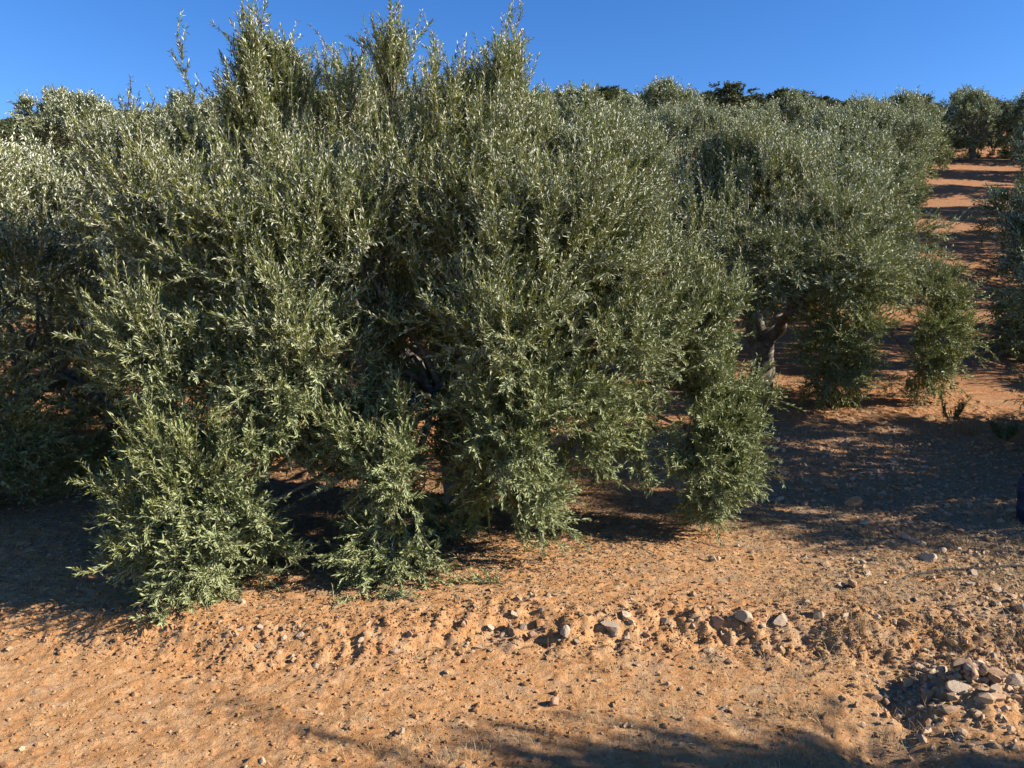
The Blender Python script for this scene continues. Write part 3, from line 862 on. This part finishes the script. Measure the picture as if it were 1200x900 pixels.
x2, y2 = scatter(110000, 1.4, 6.5, 4.0, 7.6, lambda x, y: sstep(1.4, 3.2, x) * np.clip(.25 + 1.5 * fbm(x, y, 1.1, 3, 39), 0.03, 1), r)
x = np.concatenate([x, x2]); y = np.concatenate([y, y2])
blades("straw", x, y, r.uniform(.015, .07, len(x)), r.uniform(.0015, .004, len(x)), r.uniform(-.1, .35, len(x)), M_STRAW, r, "dry straw strewn over the soil, thick toward the right", "dry straw")
tu, tv = [], []
for k in range(230):
    q = r.random()
    if q < .55: cx, cy = r.uniform(2.0, 5.2), r.uniform(4.3, 7.0)
    elif q < .75: cx, cy = r.uniform(-1.0, 2.4), r.uniform(3.7, 4.3)
    elif q < .85: cx, cy = r.uniform(4.6, 7.0), r.uniform(10.6, 12.0)
    else: cx, cy = r.uniform(.2, 2.4), r.uniform(4.2, 4.9)
    m = int(r.integers(14, 60)); tu.append(cx + .06 * r.normal(size=m)); tv.append(cy + .05 * r.normal(size=m))
x = np.concatenate(tu); y = np.concatenate(tv)
blades("dry_grass", x, y, r.uniform(.03, .12, len(x)), r.uniform(.0015, .003, len(x)), r.uniform(.3, 1.45, len(x)), M_STRAW, r, "short dry grass standing in thin tufts, mostly at right", "dry grass", 0)
x, y = scatter(150000, -7, 4.5, 4.9, 10.5, lambda x, y: .10 + .9 * sstep(.2, 1.0, 1.35 - np.hypot((x + 1.6) / 3.6, (y - 7.4) / 2.2)), r)  # leaf litter, laid thicker under the tree to darken its shaded ground
blades("fallen_leaves", x, y, r.uniform(.03, .06, len(x)), r.uniform(.006, .012, len(x)), r.uniform(-.1, .3, len(x)), M_LITTER, r, "grey brown fallen olive leaves under the nearest tree", "fallen leaves", .006)

# ------------------------------------------------------------------ ripe olives on the nearest low branches
r = np.random.default_rng(31)
pts = []
for (cx, cy, cz, rx, ry, rz, n) in ((-2.06, -2.1, .62, .34, .25, .30, 130), (-.75, -1.9, .8, .3, .25, .4, 60), (0.0, -1.7, 1.1, .4, .3, .4, 60)):
    d = unit(r.normal(size=(n, 3))); d[:, 1] = -np.abs(d[:, 1])
    pts.append(np.array([cx, cy, cz]) + d * np.array([rx, ry, rz]) * r.uniform(.6, 1.1, (n, 1)))
pts = np.concatenate(pts)
bm = bmesh.new(); bmesh.ops.create_icosphere(bm, subdivisions=2, radius=1)
bv = np.array([q.co[:] for q in bm.verts]) * [.0075, .0075, .0105]; bf = np.array([[v.index for v in f.verts] for f in bm.faces]); bm.free()
M_OLIVE = island_mat("ripe_olive", (0.035, 0.018, 0.04), (0.10, 0.06, 0.10), 0.4)
V = (pts[:, None] + bv[None]).reshape(-1, 3); Fc = (bf[None] + (np.arange(len(pts)) * len(bv))[:, None, None]).reshape(-1, 3)
oo = link(bpy.data.objects.new("olives", np_mesh("olives", V, [Fc], [M_OLIVE], smooth=True)), hero); oo["kind"] = "stuff"

# ------------------------------------------------------------------ cut sprigs, weeds
def sprig(x, y, n, L, label, rz, group=None, mat=None, name="olive_sprig", cat="sprig", lying=True, ll=.05):
    r = np.random.default_rng(int(abs(x * 100)) + 5)
    root = empty(name, (x, y, float(ground(x, y)) + .015), rz)
    a = r.uniform(-.7, .7, n) + (0 if lying else math.pi * 1.0 * np.arange(n))
    if lying: d = unit(np.stack([np.cos(a), np.sin(a), .10 + .08 * r.normal(size=n)], -1))
    else: d = unit(np.stack([.55 * np.cos(a * 1.7), .55 * np.sin(a * 1.7), np.ones(n)], -1))
    p = np.zeros((n, 3)); Ls = L * r.uniform(.6, 1.1, n); b = np.zeros((n, 3)); b[:, 2] = -.08
    V, Q = foliage((p, d, Ls, b), r, ll, .012, 5, 5, L * .35, True, .05 if lying else .3)
    # stems as the thing's own mesh, leaves beside them
    k = Q[0].max() + 1
    link(bpy.data.objects.new("leaves", np_mesh("leaves", V[:k], [Q[0]], [mat or M_LEAF])), root)
    link(bpy.data.objects.new("stem", np_mesh("stem", V[k:], [Q[1] - k], [M_TWIG])), root)
    return tag(root, label, cat, group)
sprig(-.98, 5.42, 3, .26, "cut leafy sprig on the soil in front of the hanging branch at centre", .3)
sprig(-.06, 5.60, 3, .30, "pale cut sprig lying alone on smooth soil, farthest from the branches", 2.8)
sprig(-1.25, 5.24, 2, .22, "small cut sprig closest to the bank, left of centre", 1.6)
sprig(-2.38, 5.20, 4, .24, "cut sprig lying just below the front left hanging branch", 4.4)
sprig(-2.08, 4.90, 2, .16, "grey sprig fallen on the bank slope at left", .8)
M_WEED = leaf_material("weed_leaf", (0.06, 0.10, 0.025), (0.10, 0.14, 0.04), (0.12, 0.15, 0.07))
sprig(6.35, 11.1, 9, .38, "dark green weed at the far edge of the lane's shade", 0, None, M_WEED, "weed", "weed", False, .06)
sprig(6.6, 10.3, 12, .34, "low green weed deep in the shade by the right edge tree", 1, None, M_WEED, "weed", "weed", False, .06)
r = np.random.default_rng(77)
def tuft(x, y, n, h, spread, label):
    xs = x + spread * r.normal(size=n); ys = y + spread * r.normal(size=n)
    ys = y + .6 * (ys - y)
    o = blades("grass_tuft", xs, ys, r.uniform(.5, 1.0, n) * h, r.uniform(.002, .004, n), r.uniform(.5, 1.5, n), M_STRAW, r, label, "grass tuft", 0)
    del o["kind"]; return o
tuft(6.40, 10.75, 420, .26, .12, "golden dry grass tuft lit at the far edge of the lane's shade")
tuft(3.85, 6.50, 90, .16, .05, "dry grass tuft standing on the near edge of the lane's shade")
tuft(2.30, 5.02, 120, .13, .07, "dry grass tuft on the bank crest among the pale stones")
tuft(-.95, 5.75, 90, .17, .10, "dry upright stalks under the hanging branch left of centre")
tuft(3.35, 4.95, 120, .15, .08, "dry grass tuft just behind the heap of broken stones")

# ------------------------------------------------------------------ irrigation hose and blue drum
def plain(name, col, rough):
    m, n, b, out = new_mat(name)
    f = noise(n, 9, 6, .7)
    n.links.new(mixc(n, ramp(n, f, .35, .7), col, tuple(v * 1.3 + .008 for v in col)), b.inputs["Base Color"])
    b.inputs["Roughness"].default_value = rough
    return m
M_HOSE = plain("black_polythene", (.014, .012, .012), .9)
M_DRUM = plain("blue_plastic", (.002, .018, .055), .5)
hx = np.array([3.0, 3.12, 3.28, 3.46, 3.64, 3.86, 4.06, 4.5, 5.1, 5.9, 7.0]); hy = np.array([5.80, 5.90, 5.97, 6.01, 6.0, 6.02, 6.03, 6.1, 6.05, 6.2, 6.3])
tx = np.linspace(0, 10, 90); X = np.interp(tx, range(11), hx); Y = np.interp(tx, range(11), hy)
kk = np.hanning(9); kk /= kk.sum(); X[4:-4] = np.convolve(X, kk, 'valid'); Y[4:-4] = np.convolve(Y, kk, 'valid')
Zh = ground(X, Y); Zh = np.maximum(Zh, np.convolve(np.pad(Zh, 3, mode='edge'), np.ones(7) / 7, 'valid')) + .012
V, Q = tubes(np.stack([X, Y, Zh], -1)[None], np.array([.009]), np.array([.009]), 8)
tag(link(bpy.data.objects.new("irrigation_hose", np_mesh("irrigation_hose", V, [Q], [M_HOSE], smooth=True))), "thin dark irrigation hose lying across the dry grass at the right edge", "hose")

def lathe(name, prof, mat, parent, seg=40):
    P = np.array(prof); a = np.arange(seg) * 2 * math.pi / seg
    V = np.stack([P[:, None, 0] * np.cos(a), P[:, None, 0] * np.sin(a), np.repeat(P[:, 1:2], seg, 1)], -1).reshape(-1, 3)
    idx = np.arange(len(V)).reshape(len(P), seg)
    Q = np.stack([idx[:-1], np.roll(idx[:-1], -1, 1), np.roll(idx[1:], -1, 1), idx[1:]], -1).reshape(-1, 4)
    return link(bpy.data.objects.new(name, np_mesh(name, V, [Q], [mat], smooth=True)), parent)
dr = empty("plastic_drum", (4.90, 7.12, float(ground(4.9, 7.12)) - .02))
tag(dr, "dark blue plastic drum standing in the shade at the right edge", "drum")
lathe("body", [(0, 0), (.13, 0), (.15, .012), (.155, .03), (.155, .13), (.162, .14), (.162, .155), (.155, .165), (.155, .30), (.162, .31), (.162, .325), (.155, .335), (.153, .40), (.135, .435), (.12, .445), (.12, .452), (0, .452)], M_DRUM, dr)
lathe("lid", [(.0, .486), (.11, .486), (.124, .482), (.128, .472), (.128, .455), (.122, .453)], M_HOSE, dr)
for s in (-1, 1):
    hp = np.array([[s * .150, -.05, .36], [s * .185, -.045, .37], [s * .195, 0, .375], [s * .185, .045, .37], [s * .150, .05, .36]])[None]
    V, Q = tubes(hp, np.array([.008]), np.array([.008]), 8)
    link(bpy.data.objects.new("handle", np_mesh("handle", V, [Q], [M_DRUM], smooth=True)), dr)
